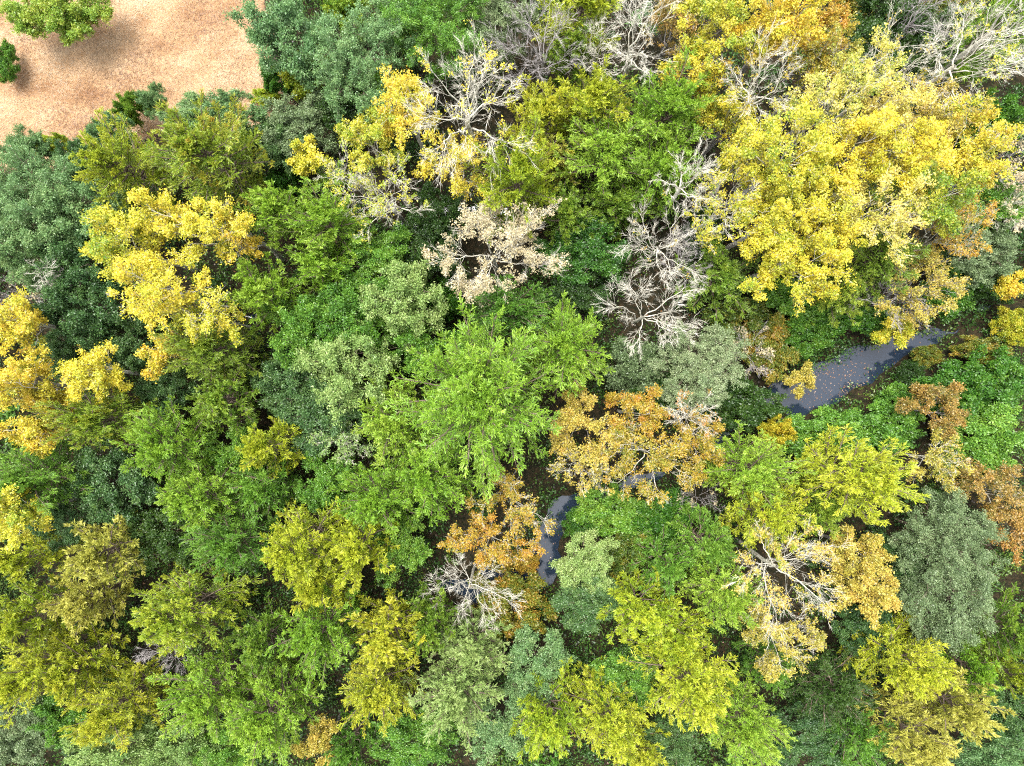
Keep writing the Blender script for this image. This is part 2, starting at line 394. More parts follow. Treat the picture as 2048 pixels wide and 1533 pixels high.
EV = {}
for cls, (R, h, n1, m2, m3, nf, var) in {'S': (1.6, 4.8, 46, 13, 7, 11, 3), 'M': (2.6, 7.2, 70, 18, 7, 12, 4), 'L': (4.0, 9.2, 110, 24, 8, 11, 1)}.items():
    for v in range(var):
        t_, c_ = grow_evergreen(100 + 17 * v + int(R * 10), R, h, n1, m2, m3, nf)
        EV.setdefault(cls, []).append((tree_mesh('evergreen_trunk', t_), crown_mesh('evergreen_crown', c_), R, h))
OK = {}
for cls, (a, c, h, n1, m2, m3, m4, nl, var) in {'S': (1.7, 1.5, 4.6, 12, 7, 6, 5, 14, 3), 'M': (2.8, 2.3, 7.4, 17, 9, 6, 5, 15, 3)}.items():
    for v in range(var):
        tr_, li_, cr_ = grow_broadleaf(300 + 13 * v + int(a * 10), a, a, c, h, n1, m2, m3, m4, nl, .074, .7, 1.0, False, .25, .2, .5, .6, .06)
        OK.setdefault(cls, []).append((tree_mesh('broadleaf_trunk', join([tr_] + li_)), crown_mesh('broadleaf_crown', cr_), a, h))
SH = []
for v in range(6):
    tr_, li_, cr_ = grow_broadleaf(500 + 11 * v, 1.5, 1.5, 1.0, 2.0, 14, 6, 5, 5, 14, .085, .75, 1.0, False, .06, .24, .55, .7, .06, .7)
    SH.append((tree_mesh('shrub_stem', join([tr_] + li_)), crown_mesh('shrub_foliage', cr_), 1.5, 2.0))

# ---------------------------------------------------------------- the plants of the photograph
# kind | px | py | rx | ry | height m | palette | bark | leaf density | label
TABLE = """
D|100|12|108|66|3.6|olive|brown|1|dense yellow-green bush standing by itself in the corner of the dry field
S|4|120|20|34|1.8|green|brown|1|small green bush cut by the left edge beside the dry field
O|572|62|74|82|6.6|blue|brown|1|grey-green oak-like tree forming the right border of the dry field
S|556|145|38|30|2.4|emerald|brown|1|bright green bush under the grey-green tree at the field's right border
S|622|142|50|52|2.8|gold|brown|1|straggly yellowish shrub between two grey-green trees right of the field
S|682|28|48|38|3|oliverust|brown|1|brownish olive shrub at the top edge between two green trees
O|728|115|98|88|7.6|blue|brown|1|rounded pale green broadleaf tree, second crown right of the field
O|868|42|92|82|7.8|green|brown|1|dark green broadleaf tree at the top edge left of the grey dead tree
S|800|92|34|30|2|rust|brown|1|small rusty red shrub in the gap below the top edge
J|770|185|55|45|5.5|green|brown|1|small dark evergreen right of the field, above the orange crown
O|700|215|60|45|4.6|dgreen|brown|1|shaded dark green tree above the yellow-green half-bare tree
O|1000|40|62|55|6.2|grey|brown|1|greyish green tree touching the grey dead tree at the top
J|1160|26|86|58|7.4|ygreen|brown|1|yellow-olive evergreen at the top edge right of the grey dead tree
J|1150|110|55|50|6|olive|brown|1|olive evergreen just under the yellow-olive one at the top
B|1082|92|80|80|8.6|olive|grey|0|grey dead tree with drooping bare limbs near the top
P|1192|92|46|54|8|olive|white|0.06|slim bare tree with a few olive leaves left of the tall white bare tree
B|1284|70|58|88|11|olive|white|0|tall white bare tree at the top edge beside the orange crown
Y|1352|58|42|74|8.2|rust|grey|0.6|narrow orange-brown crown between the white bare tree and yellow crowns at top
Y|1438|46|90|72|10|yelgreen|grey|0.8|yellow-green autumn crown at the top edge, right of the orange-brown one
Y|1560|48|92|68|10.5|yelor|grey|0.9|golden autumn crown at the top edge, right of the yellow-green one
Y|1655|66|38|48|7.5|orange|grey|0.8|small orange crown at the top, left of the dark green thicket
O|1775|66|78|64|6.2|dgreen|brown|1|dark green tree in the shaded thicket at the top right
O|1862|76|70|58|5.6|dgreen|brown|1|dark green tree below the leaning trunk at the top right
S|1700|20|52|34|2.4|mixed|brown|1|low mixed shrub at the top edge between orange crown and dark thicket
S|1900|20|56|36|2.6|mixed|brown|1|yellow-flecked shrub at the top edge near the right corner
B|1856|26|40|60|9.5|olive|grey|0|slender grey bare trunk leaning out over the dark green thicket
P|1950|108|96|112|12.5|yelgreen|white|0.14|largest white bare tree, filling the top right corner
P|2030|40|62|70|12|olive|white|0.04|white bare crown cut by the top right corner of the photo
P|1808|134|78|52|11|orange|white|0.13|white-limbed tree with orange tufts left of the large white bare tree
J|1985|70|70|60|8|lime|brown|1|bright green crown behind the large white bare tree
S|1985|235|58|46|3|emerald|brown|1|bright green bush below the large white bare tree at right
Y|1388|136|66|48|8.4|yelor|grey|0.75|golden crown below the orange-brown one, right of the tall white bare tree
Y|1395|200|44|40|7|yelgreen|grey|0.7|small yellow-green crown between golden crown and large green evergreen at top
P|1520|168|62|74|12|orange|white|0.14|tall half-bare tree with fan of white limbs above the big yellow stand
Y|1650|128|56|50|9|orange|grey|0.7|orange tinted crown at the top of the big yellow stand
Y|1705|150|74|62|11|paleyel|white|0.8|pale yellow crown with upright white limbs topping the big yellow stand
Y|1640|222|70|66|11|paleyel|white|0.8|pale yellow crown inside the upper half of the big yellow stand
Y|1770|225|72|68|11.5|paleyel|white|0.85|pale yellow crown on the upper right of the big yellow stand
Y|1868|232|62|58|10|goldtan|white|0.6|tan yellow thin crown just below the large white bare tree
Y|1930|300|74|92|10.5|yelor|white|0.85|orange-yellow crown forming the right end of the big yellow stand
Y|1565|318|82|80|11.5|yellow|white|0.95|full yellow crown on the left side of the big yellow stand
Y|1692|318|82|70|11.5|yellow|white|0.9|yellow crown at the very middle of the big yellow stand
Y|1808|318|76|72|11.5|yellow|white|0.95|yellow crown right of the middle of the big yellow stand
Y|1860|398|82|72|10.5|yelgreen|white|0.95|greenish yellow crown at lower right of the big yellow stand
Y|1752|418|84|66|11|paleyel|white|0.9|pale yellow crown with dark trunk gap at the bottom of the big yellow stand
Y|1640|402|60|46|10|yellow|white|0.8|yellow crown over the dark trunk gap in the big yellow stand
Y|1548|440|70|48|10|yellow|white|0.9|elongated yellow lobe slanting to the lower left of the big yellow stand
Y|1588|520|102|72|9.5|yellow|white|1|bright rounded yellow crown hanging lowest from the big yellow stand
Y|1660|480|48|50|9|yellow|white|0.9|yellow lobe on the right shoulder of the lowest bright yellow crown
Y|1462|248|52|56|8|yelor|grey|0.7|orange-gold crown between the large green evergreen and the yellow stand
Y|1478|330|50|50|8.5|yelor|white|0.6|orange-gold crown with white limbs left of the full yellow crown
P|1440|410|78|70|9.5|yelor|white|0.3|half-bare tree with gold leaves and crooked white limbs left of yellow stand
P|1376|362|58|52|10.5|orange|white|0.03|small white bare crown overlapping the large green evergreen's lower right
P|1900|462|68|54|8.5|orange|white|0.35|half-bare orange crown with tangled twigs under the right end of yellow stand
J|1752|520|92|74|6.2|olive|brown|1|olive evergreen tucked under the yellow stand, right of its lowest crown
J|1690|580|62|50|5|olive|brown|1|smaller olive evergreen below right of the lowest bright yellow crown
O|1990|405|52|60|5|green|brown|1|green tree at right edge beside the orange-yellow crown end
P|2028|320|40|70|7|tan|grey|0.25|greyish tan twiggy tree cut by the right edge beside yellow stand
O|1972|500|62|52|4.8|grey|brown|1|grey-green tree right of the half-bare orange crown near right edge
P|2026|420|44|44|6|tan|white|0.15|small pale twiggy tree at the right edge below the greyish tan one
P|1838|575|78|62|6.4|goldtan|grey|0.4|thin olive-gold tree with grey twigs above the creek pool
B|1790|600|70|50|5.4|olive|grey|0|grey fan of bare branches reaching over the creek pool's top end
S|1905|570|56|46|2.4|emerald|brown|1|green bush above the far right end of the creek pool
S|1985|560|56|40|2.4|dgreen|brown|1|dark green bush near right edge above the narrow creek
P|2016|570|24|28|3.4|yelor|grey|0.6|slim little yellow tree with grey stem at the right edge
S|1975|700|44|26|1.6|mixed|brown|1|yellow flecked bush at the right end of the creek pool
S|2034|652|26|36|2|yelgreen|brown|1|yellowish bush cut by the right edge beside the creek
Y|1786|660|30|30|3.6|yellow|grey|1|small bright yellow tree leaning over the creek pool
S|1700|625|74|44|2.2|emerald|brown|1|bright green bush on the upper bank of the creek pool
S|1620|600|70|50|2.6|green|brown|1|green bush below the lowest yellow crown, above the creek pool
S|1618|672|46|34|1.8|emerald|brown|1|bright green bush touching the upper left shore of the creek pool
S|1545|690|46|62|2.4|mixed|brown|1|mixed yellow and green bush left of the creek pool
S|1490|640|60|42|2.2|mixed|brown|1|orange flecked low bush right of the sprawling white bare tree
P|1505|705|50|52|3.2|tan|grey|0.2|brownish grey twiggy thicket left of the mixed bush near the pool
P|1610|760|24|30|2.6|goldtan|grey|0.5|thin orange sapling standing over the left end of the creek pool
S|1822|748|26|22|1.4|dgreen|brown|1|dark green bush on the lower bank of the creek pool
S|1862|712|30|20|1.4|mixed|brown|1|orange and green bush on the right shore of the creek pool
P|932|205|108|110|13|yelor|white|0.14|great white-limbed tree with orange tufts at upper centre left
Y|812|222|54|70|9|yelor|white|0.8|orange-gold crown left of the great white-limbed tree
P|905|330|62|58|9|yelor|white|0.45|half-bare golden tree directly below the great white-limbed tree
Y|742|288|62|58|8|yelgreen|white|0.75|yellow-green crown left of the orange-gold one
P|765|385|86|58|9.5|yelgreen|white|0.22|white fan-shaped half-bare tree over the dark stream gap
P|690|350|40|40|8.5|yelgreen|white|0.2|small white twiggy crown beside the little yellow crown
Y|622|318|40|28|5.6|yellow|grey|0.9|little yellow crown right of the golden-olive evergreens
S|570|358|42|38|2.8|emerald|brown|1|deep green bush below left of the little yellow crown
P|655|365|42|30|4.5|olive|grey|0.4|thin olive sapling under the little yellow crown
J|1036|365|84|96|8.8|ygreen|brown|1|tall dense yellow-green evergreen right of the dark stream gap
J|1082|238|72|70|7|gold|brown|1|golden khaki evergreen right of the great white-limbed tree
J|1100|318|48|52|5.6|khaki|brown|1|khaki evergreen between tall yellow-green evergreen and mixed green one
J|1180|205|88|66|7.4|ygreen|brown|1|yellow-green evergreen below the slim bare tree
J|1330|235|98|84|8|lime|brown|1|large green evergreen at upper centre right
J|1215|320|96|88|6.8|lime|brown|1|mixed pale green evergreen in the middle of the upper evergreens
J|1315|340|88|76|6.8|lime|brown|1|green evergreen between small white bare crown and mixed pale evergreen
J|1135|425|58|52|6|olive|brown|1|olive evergreen below right of the tall yellow-green evergreen
J|1240|420|62|42|5|olive|brown|1|olive evergreen above the saturated green thicket
O|872|425|52|44|4.8|dgreen|brown|1|saturated dark green tree in the stream gap
O|850|490|58|52|4.4|dgreen|brown|1|shaded dark green tree left of the tan half-bare tree
P|985|500|116|94|8.5|tan|white|0.4|wide tan half-bare tree with cream branches at upper centre
O|1172|505|78|58|4.8|emerald|brown|1|saturated green tree right of the wide tan half-bare tree
O|1150|590|60|44|4|dgreen|brown|1|shaded green tree right of the upper centre evergreen
P|1325|490|78|78|7.5|orange|white|0.05|white bare tree with scattered orange leaves below olive evergreen
B|1372|525|46|60|6|orange|grey|0|thin grey bare tree between orange-flecked bare tree and olive thicket
B|1308|622|98|78|7.5|orange|white|0|sprawling white bare tree at centre right
J|1445|560|76|62|4.6|olive|brown|1|dull olive evergreen right of the sprawling white bare tree
S|1410|470|50|40|2.6|dgreen|brown|1|shaded green bush under the half-bare gold leaved tree
J|236|330|72|88|7.4|gold|brown|1|golden-olive evergreen below the dry field
J|405|305|114|96|8|oliverust|brown|1|wide green evergreen with rusty patches right of the golden-olive one
O|304|196|28|22|3.4|blue|brown|1|small green tree jutting into the lower edge of the field
O|215|268|36|38|4.4|blue|brown|1|blue-green small tree at the field edge above the golden-olive evergreen
S|258|212|30|24|2.6|olive|brown|1|olive bush between two blue-green trees on the field edge
O|385|232|60|38|4.6|blue|brown|1|blue-green tree lining the lower edge of the field, left one
O|470|230|62|38|4.6|blue|brown|1|blue-green tree lining the lower edge of the field, right one
S|530|190|28|16|1.2|ygreen|brown|1|low yellowish tuft at the lower right corner of the field
O|602|248|66|52|4.8|grey|brown|1|dull grey-green tree between the field corner and dark stream woods
O|570|290|50|44|4|dblue|brown|1|shaded blue-green tree left of the yellow-green half-bare trees
O|55|305|44|36|4.2|blue|brown|1|spiky blue-green tree at the lower left corner of the field
S|106|292|36|24|2.8|gold|brown|1|olive-gold bush between spiky blue-green tree and golden-olive evergreen
O|150|325|44|36|4|dblue|brown|1|small dark blue-green tree left of the golden-olive evergreen
O|55|395|88|84|7.4|blue|brown|1|big blue-green tree on the left edge below the field
O|150|430|70|70|7|blue|brown|1|blue-green tree left of the big bright yellow tree's top
O|55|500|74|60|7|blue|brown|1|blue-green tree on the left edge with pale dead twigs beside it
O|145|520|70|66|6.8|dblue|brown|1|dark blue-green tree left of the big bright yellow tree's middle
O|160|610|76|62|6.6|dblue|brown|1|dark blue-green tree between the yellow left edge crown and big yellow tree
B|105|555|26|24|7.6|blue|white|0|pale dead twig cluster poking out of the blue-green trees at left
P|25|590|62|40|5|tan|grey|0.1|brownish bare thicket on the left edge above the yellow crown
Y|385|448|104|54|10|yellow|white|0.95|upper right crown of the big bright yellow pair at left
Y|248|490|64|64|10|yellow|white|1|leftmost bright yellow crown of the big yellow group
Y|312|575|92|72|11|yellow|white|0.75|bright yellow crown with long white limbs, middle of the big yellow group
Y|395|635|84|46|9.5|yellow|white|0.6|lower right yellow crown of the group with exposed white limbs
Y|480|475|40|50|8.5|yelor|white|0.6|thin orange-yellow crown on the right of the big yellow group
Y|330|705|34|44|7|yelor|white|0.7|narrow yellow tail below the big yellow group
J|560|425|72|58|6.8|lime|brown|1|lime green evergreen right of the big yellow group
J|660|450|86|66|7|lime|brown|1|lime evergreen left of the white fan-shaped half-bare tree
J|640|530|78|56|6.6|lime|brown|1|lime evergreen with purple twig patch below another lime evergreen
J|525|588|74|64|7.2|lime|brown|1|pale lime evergreen touching the right side of the big yellow group
O|755|520|72|56|5.4|green|brown|1|green tree between lime evergreens and the stream gap
O|810|600|74|70|7.4|pale|brown|1|light green broadleaf tree left of centre with bright clumps
O|700|630|72|60|6.4|green|brown|1|green tree left of the light green broadleaf tree
O|610|670|70|60|6.4|green|brown|1|green tree right of the olive evergreen beside the yellow group
O|690|735|86|70|7.2|pale|brown|1|pale green broadleaf tree left of the large centre evergreen
O|580|760|64|62|5.4|dblue|brown|1|dark bluish tree left of the pale green broadleaf tree
O|850|690|70|54|6.2|green|brown|1|green tree above left of the large centre evergreen
O|640|835|80|62|5.2|dblue|brown|1|dark blue-green tree above the small pale dead-twig tree
S|890|600|38|34|2.6|emerald|brown|1|deep green bush right of the light green broadleaf tree
Y|36|650|54|56|9.5|yelor|white|0.9|yellow crown at the left edge above the exposed grey trunk
Y|42|772|62|56|9.5|yelor|white|0.9|yellow crown at the left edge below the exposed grey trunk
Y|108|800|36|32|7.5|yelor|white|0.8|small yellow lobe right of the left edge yellow crown
Y|70|868|54|34|7.5|yelor|white|0.85|low yellow crown at the left edge above the green feathery tree
Y|192|752|54|44|8.5|yellow|white|0.95|isolated bright yellow crown on a white leaning trunk at left
O|120|700|60|44|5|dblue|brown|1|dark green tree between left edge yellow crowns and isolated yellow crown
O|250|690|56|50|4.8|dblue|brown|1|shaded dark tree below the big yellow group at left
J|425|705|88|66|7.2|olive|brown|1|olive evergreen directly below the big yellow group
J|450|800|72|62|6|olive|brown|1|olive evergreen below another olive one, left of the dark bluish tree
J|205|845|104|60|7|oliverust|brown|1|rusty olive evergreen below the isolated yellow crown
O|330|780|50|46|4.4|dblue|brown|1|small shaded blue-green tree right of the isolated yellow crown
J|68|950|104|72|7|green|brown|1|feathery olive-green evergreen on the left edge below the yellow crowns
J|335|895|86|72|7.2|lime|brown|1|lime evergreen with grey twigs at left, above the green one
O|215|970|78|66|5.4|dblue|brown|1|dark blue-green tree between left edge evergreen and lime evergreen
J|540|892|54|50|6.6|ygreen|brown|1|small vivid yellow-green crown among green evergreens left of centre
J|400|985|90|72|7|lime|brown|1|lime evergreen below the lime one with grey twigs
J|520|975|66|60|6.2|green|brown|1|green evergreen below the small vivid yellow-green crown
O|470|905|50|50|4.6|green|brown|1|green tree left of the small vivid yellow-green crown
P|680|888|52|36|5.6|pale|white|0.3|small pale tree with dead white twigs left of the large centre evergreen
J|1015|615|88|66|7|green|brown|1|dark feathery evergreen just above the large centre evergreen
J|1132|690|92|84|8|lime|brown|1|bright rounded evergreen upper right of the large centre evergreen
J|965|800|168|150|10|lime|brown|1|largest lime evergreen of all, at the centre of the forest
J|800|840|84|76|7.4|lime|brown|1|lime evergreen on the left flank of the large centre evergreen
J|866|950|100|82|8|lime|brown|1|lime evergreen below left of the large centre evergreen
J|755|985|84|70|7.2|lime|brown|1|lime evergreen further left below the large centre evergreen
O|650|960|62|50|5|green|brown|1|green tree between yellow twin crowns and lime evergreens
S|1270|740|54|58|3|grey|brown|1|grey-green bush with yellow leaf flecks right of the rounded evergreen
O|1400|735|76|74|5|grey|brown|1|grey-green rounded tree between sprawling bare tree and creek pool
S|1330|790|60|44|2.6|dgreen|brown|1|shaded green bush above the wide orange tree
S|1480|810|68|50|2.6|dgreen|brown|1|dark green bush left of the creek pool's lower end
P|1172|850|58|72|6.6|goldtan|grey|0.6|khaki-gold half-bare tree left of the wide orange tree
Y|1295|915|112|80|7.6|orange|white|0.6|wide orange tree right of centre
Y|1265|828|70|40|6.4|orange|white|0.7|orange crown on top of the wide orange tree
Y|1400|890|44|70|6.4|orange|white|0.6|orange crown on the right flank of the wide orange tree
P|1385|832|48|40|7.4|rust|white|0.15|small white bare crown with reddish tips right of orange crown
P|1165|940|60|40|6.4|goldtan|white|0.3|half-bare khaki tree over the creek bend
P|1022|1012|68|54|7.2|orange|white|0.4|half-bare orange tree left of the creek bend
P|975|1085|86|42|6.2|orange|white|0.5|spreading orange half-bare tree above the black water
S|1045|1128|30|22|1.2|orange|brown|0.6|low orange bush on the black water's right end
B|940|1182|96|62|6.4|orange|white|0|flat white bare tree lying over the black water
O|800|1090|60|50|4.6|green|brown|1|green tree left of the half-bare orange trees
S|1228|1030|66|44|2.4|green|brown|1|green bush on the right bank of the creek bend
S|1160|1050|26|34|1.5|emerald|brown|1|low green bush at the creek bend's waterline
O|1172|1130|58|52|4.4|pale|brown|1|pale green rounded tree right of the black water
S|1330|1045|62|50|2.8|emerald|brown|1|bright green bush below the wide orange tree
P|1400|1000|56|44|2.6|tan|grey|0.08|brown bare thicket right below the wide orange tree
S|1260|1110|50|40|2.2|mixed|brown|1|brown flecked low bush right of the pale green rounded tree
O|1180|1205|66|48|4.2|dblue|brown|1|dark green tree below the pale green rounded tree
J|1330|1130|62|52|5.4|green|brown|1|green evergreen right of the brown flecked low bush
J|1500|940|94|72|7|lime|brown|1|lime evergreen right of the wide orange tree
J|1530|1025|84|74|7.6|ygreen|brown|1|yellow-lime evergreen above the white-limbed golden tree
J|1720|965|118|86|7.8|ygreen|brown|1|broad yellow-olive evergreen below the creek pool
J|1640|1010|62|58|6|olive|brown|1|olive evergreen between yellow-lime and broad yellow-olive evergreens
S|1560|870|30|30|3|yelor|brown|0.9|small golden bush left below the creek pool
S|1640|870|74|46|2.4|green|brown|1|green bush below the creek pool's lower shore
S|1750|860|70|48|2.4|green|brown|1|green bush between creek pool and broad yellow-olive evergreen
S|1805|812|44|36|2|green|brown|1|green bush on the bank right of the brown leaf raft
S|1930|782|70|50|2.6|emerald|brown|1|vivid green bush right of the creek pool
S|2000|770|60|62|2.8|emerald|brown|1|vivid green bush at the right edge below the yellowish bush
S|1975|860|74|56|2.6|green|brown|1|yellow flecked green bush near right edge right of the orange-tan tree
P|1868|822|54|56|4.6|rust|grey|0.7|orange-tan tree in the green thicket right of the creek pool
P|1872|920|46|48|5.6|goldtan|white|0.4|leaning white trunk with thin gold leaves below the orange-tan tree
P|1985|985|66|60|5.6|rust|white|0.6|rust orange tree at right above the grey-green pair
P|2020|1060|52|50|5.2|rust|white|0.6|rust brown tree at the right edge beside the grey-green pair
S|1960|920|60|44|2.4|green|brown|1|green bush between orange-tan tree and rust orange tree
O|1905|1080|92|74|7|grey|brown|1|upper tree of the grey-green pair at the right edge
O|1900|1200|100|84|7|grey|brown|1|lower tree of the grey-green pair at the right edge
P|1572|1150|104|94|10|goldtan|white|0.26|white-limbed golden half-bare tree at lower right
P|1565|1280|78|62|7.5|goldtan|white|0.45|golden lower half-bare crown beneath the white-limbed one
Y|1715|1105|58|46|6.4|goldtan|grey|0.85|golden tan crown below the broad yellow-olive evergreen
Y|1735|1185|66|46|6.8|goldtan|grey|0.9|brighter golden tan crown under the first golden tan crown
O|1800|1130|50|50|4.6|dblue|brown|1|shaded blue-green tree between golden tan crowns and grey-green pair
J|1445|1190|78|68|6.8|lime|brown|1|vivid green evergreen left of the white-limbed golden tree
J|1410|1090|66|54|5.6|green|brown|1|green evergreen above the vivid green one at lower right
J|1290|1225|78|62|6.8|ygreen|brown|1|yellow evergreen right of the dark gap, lower centre
J|1350|1265|72|56|6.6|ygreen|brown|1|yellow evergreen between two other yellow ones, lower centre right
J|1372|1368|108|92|8.2|ygreen|brown|1|star-shaped bright yellow evergreen at the bottom right of centre
J|1490|1440|88|70|7|lime|brown|1|star-shaped green evergreen right below the star-shaped yellow one
J|1215|1440|92|72|6.8|ygreen|brown|1|dull yellow evergreen at the bottom edge left of the star-shaped yellow one
J|1100|1440|66|78|7|ygreen|brown|1|narrow yellow evergreen at the bottom edge, centre
O|1255|1360|66|52|4.4|green|brown|1|shaded green tree between yellow evergreens in the lower centre
O|1290|1300|40|40|3.6|dgreen|brown|1|small dark tree in the dark gap at lower centre
J|925|1390|98|84|7.2|pale|brown|1|pale green feathery evergreen near the bottom, left of centre
O|1075|1335|66|56|5|blue|brown|1|blue-green tree with pale twigs right of the pale feathery evergreen
J|940|1290|76|56|6|pale|brown|1|pale green evergreen below the mixed orange and green crown
S|1020|1225|74|56|3.6|mixed|brown|1|mixed orange and green crown below the flat white bare tree
O|1010|1450|66|56|4.6|blue|brown|1|blue-green tree at the bottom edge left of the narrow yellow evergreen
J|775|1265|82|58|7|gold|brown|1|golden-olive evergreen left of the flat white bare tree
J|860|1250|52|60|6.4|olive|brown|1|slim olive evergreen right of the golden-olive one at lower centre left
J|755|1385|78|74|7|gold|brown|1|yellow-gold evergreen at lower centre left near the bottom
O|830|1480|76|46|5|green|brown|1|green tree at the bottom edge below the yellow-gold evergreen
J|645|1255|88|76|7.2|lime|brown|1|saturated green evergreen below the yellow twin crowns
J|605|1090|82|86|8.4|ygreen|brown|1|left one of the pale yellow twin crowns at lower left centre
J|720|1090|66|70|8|ygreen|brown|1|right one of the pale yellow twin crowns at lower left centre
J|650|1165|60|50|7|ygreen|brown|1|small yellow crown between and below the pale yellow twins
J|470|1090|84|66|6.6|green|brown|1|green evergreen left of the pale yellow twin crowns
O|330|1075|66|56|5|dgreen|brown|1|dark green tree right of the khaki evergreen
J|210|1105|78|64|7|khaki|brown|1|khaki evergreen at lower left right of the yellow edge crown
J|175|1200|66|56|6.2|khaki|brown|1|smaller khaki evergreen below the first khaki one
Y|36|1030|62|56|9|yellow|white|0.95|bright yellow crown cut by the left edge, lower half
J|48|1115|60|42|6.4|ygreen|brown|1|yellow-green lower crown beneath the left edge yellow crown
O|120|1040|50|46|4.6|blue|brown|1|blue-green tree right of the left edge yellow crown, lower half
J|55|1235|78|62|6.8|gold|brown|1|gold-green crown on the left edge above the bottom left ones
J|60|1345|86|66|6.8|ygreen|brown|1|yellow-green crown on the left edge near the bottom
J|150|1330|70|56|6|gold|brown|1|gold-green crown second from the left edge near the bottom
J|365|1225|112|78|7.4|gold|brown|1|wide golden yellow evergreen at lower left
J|225|1410|86|66|6.8|gold|brown|1|golden evergreen near the bottom left corner
O|120|1440|56|44|4.6|green|brown|1|dark green tree near the bottom left corner
O|40|1470|60|50|5|grey|brown|1|grey-green tree in the bottom left corner
O|240|1500|90|46|6|pale|brown|1|pale green frosted tree at the bottom edge left
O|370|1490|66|46|5.4|pale|brown|1|pale green tree at the bottom edge right of the frosted one
J|415|1390|92|74|6.8|lime|brown|1|lime evergreen below the wide golden yellow evergreen
J|545|1420|96|78|7.2|lime|brown|1|bright lime evergreen at the bottom left of centre
J|520|1290|62|54|5.6|olive|brown|1|olive evergreen right of the wide golden yellow evergreen
P|650|1490|54|42|5|goldtan|grey|0.7|orange-tan twiggy shrub tree at the bottom edge
B|330|1310|50|40|4.6|gold|grey|0|grey dead branches below the wide golden yellow evergreen
J|1815|1320|88|74|7.6|ygreen|brown|1|bright yellow-green evergreen at lower right corner, upper one
J|1900|1405|80|62|7.4|khaki|brown|1|khaki star-shaped evergreen in the lower right, upper of two
J|1825|1465|88|62|7.4|khaki|brown|1|khaki star-shaped evergreen at the bottom edge right
J|1940|1330|54|50|6|lime|brown|1|green evergreen between bright yellow-green evergreen and right edge
J|2010|1260|50|70|6.4|olive|brown|1|olive evergreen on the right edge below the grey-green pair
J|2015|1345|44|46|6|gold|brown|1|gold-olive evergreen on the right edge near the bottom
O|2005|1430|58|52|5.4|dblue|brown|1|dark blue-green tree near the bottom right corner
O|1985|1505|66|40|5.4|blue|brown|1|blue-green tree in the bottom right corner
O|1735|1265|56|46|4.6|dblue|brown|1|dark blue-green tree below the golden tan crowns
J|1660|1385|82|72|5.2|dgreen|brown|1|dark evergreen in the shade right of the golden half-bare crown
J|1720|1470|70|56|5|green|brown|1|green evergreen at the bottom edge right of the dark gap
O|1610|1480|70|46|4.4|dblue|brown|1|dark blue-green tree at the bottom edge right of green star evergreen
O|1340|1490|60|44|4.4|dblue|brown|1|dark bluish tree at the bottom edge below the star-shaped yellow evergreen
J|1280|1500|60|46|6|ygreen|brown|1|yellow evergreen at the bottom edge just left of the dark bluish tree
J|1540|1330|48|46|4.6|green|brown|1|small green evergreen below the golden half-bare crown's left side
J|700|1490|56|44|5.6|green|brown|1|green evergreen at the bottom edge right of the orange-tan shrub tree
O|450|1500|60|40|5|green|brown|1|green tree at the bottom edge between pale and lime crowns
"""
KINDS = {   # name, category, group
    'J': ('evergreen_tree', 'evergreen', 'feathery evergreens of the forest'),
    'O': ('broadleaf_tree', 'tree', 'green broadleaf trees of the forest'),
    'Y': ('autumn_tree', 'tree', 'yellow and orange autumn trees'),
    'P': ('half_bare_tree', 'tree', 'half-bare trees with pale limbs'),
    'B': ('bare_tree', 'tree', 'leafless trees'),
    'D': ('shrub', 'shrub', 'shrubs of the understorey'),
    'S': ('shrub', 'shrub', 'shrubs of the understorey'),
}
rng0 = np.random.default_rng(7)
PLACED = []          # x, y, radius, height of every plant
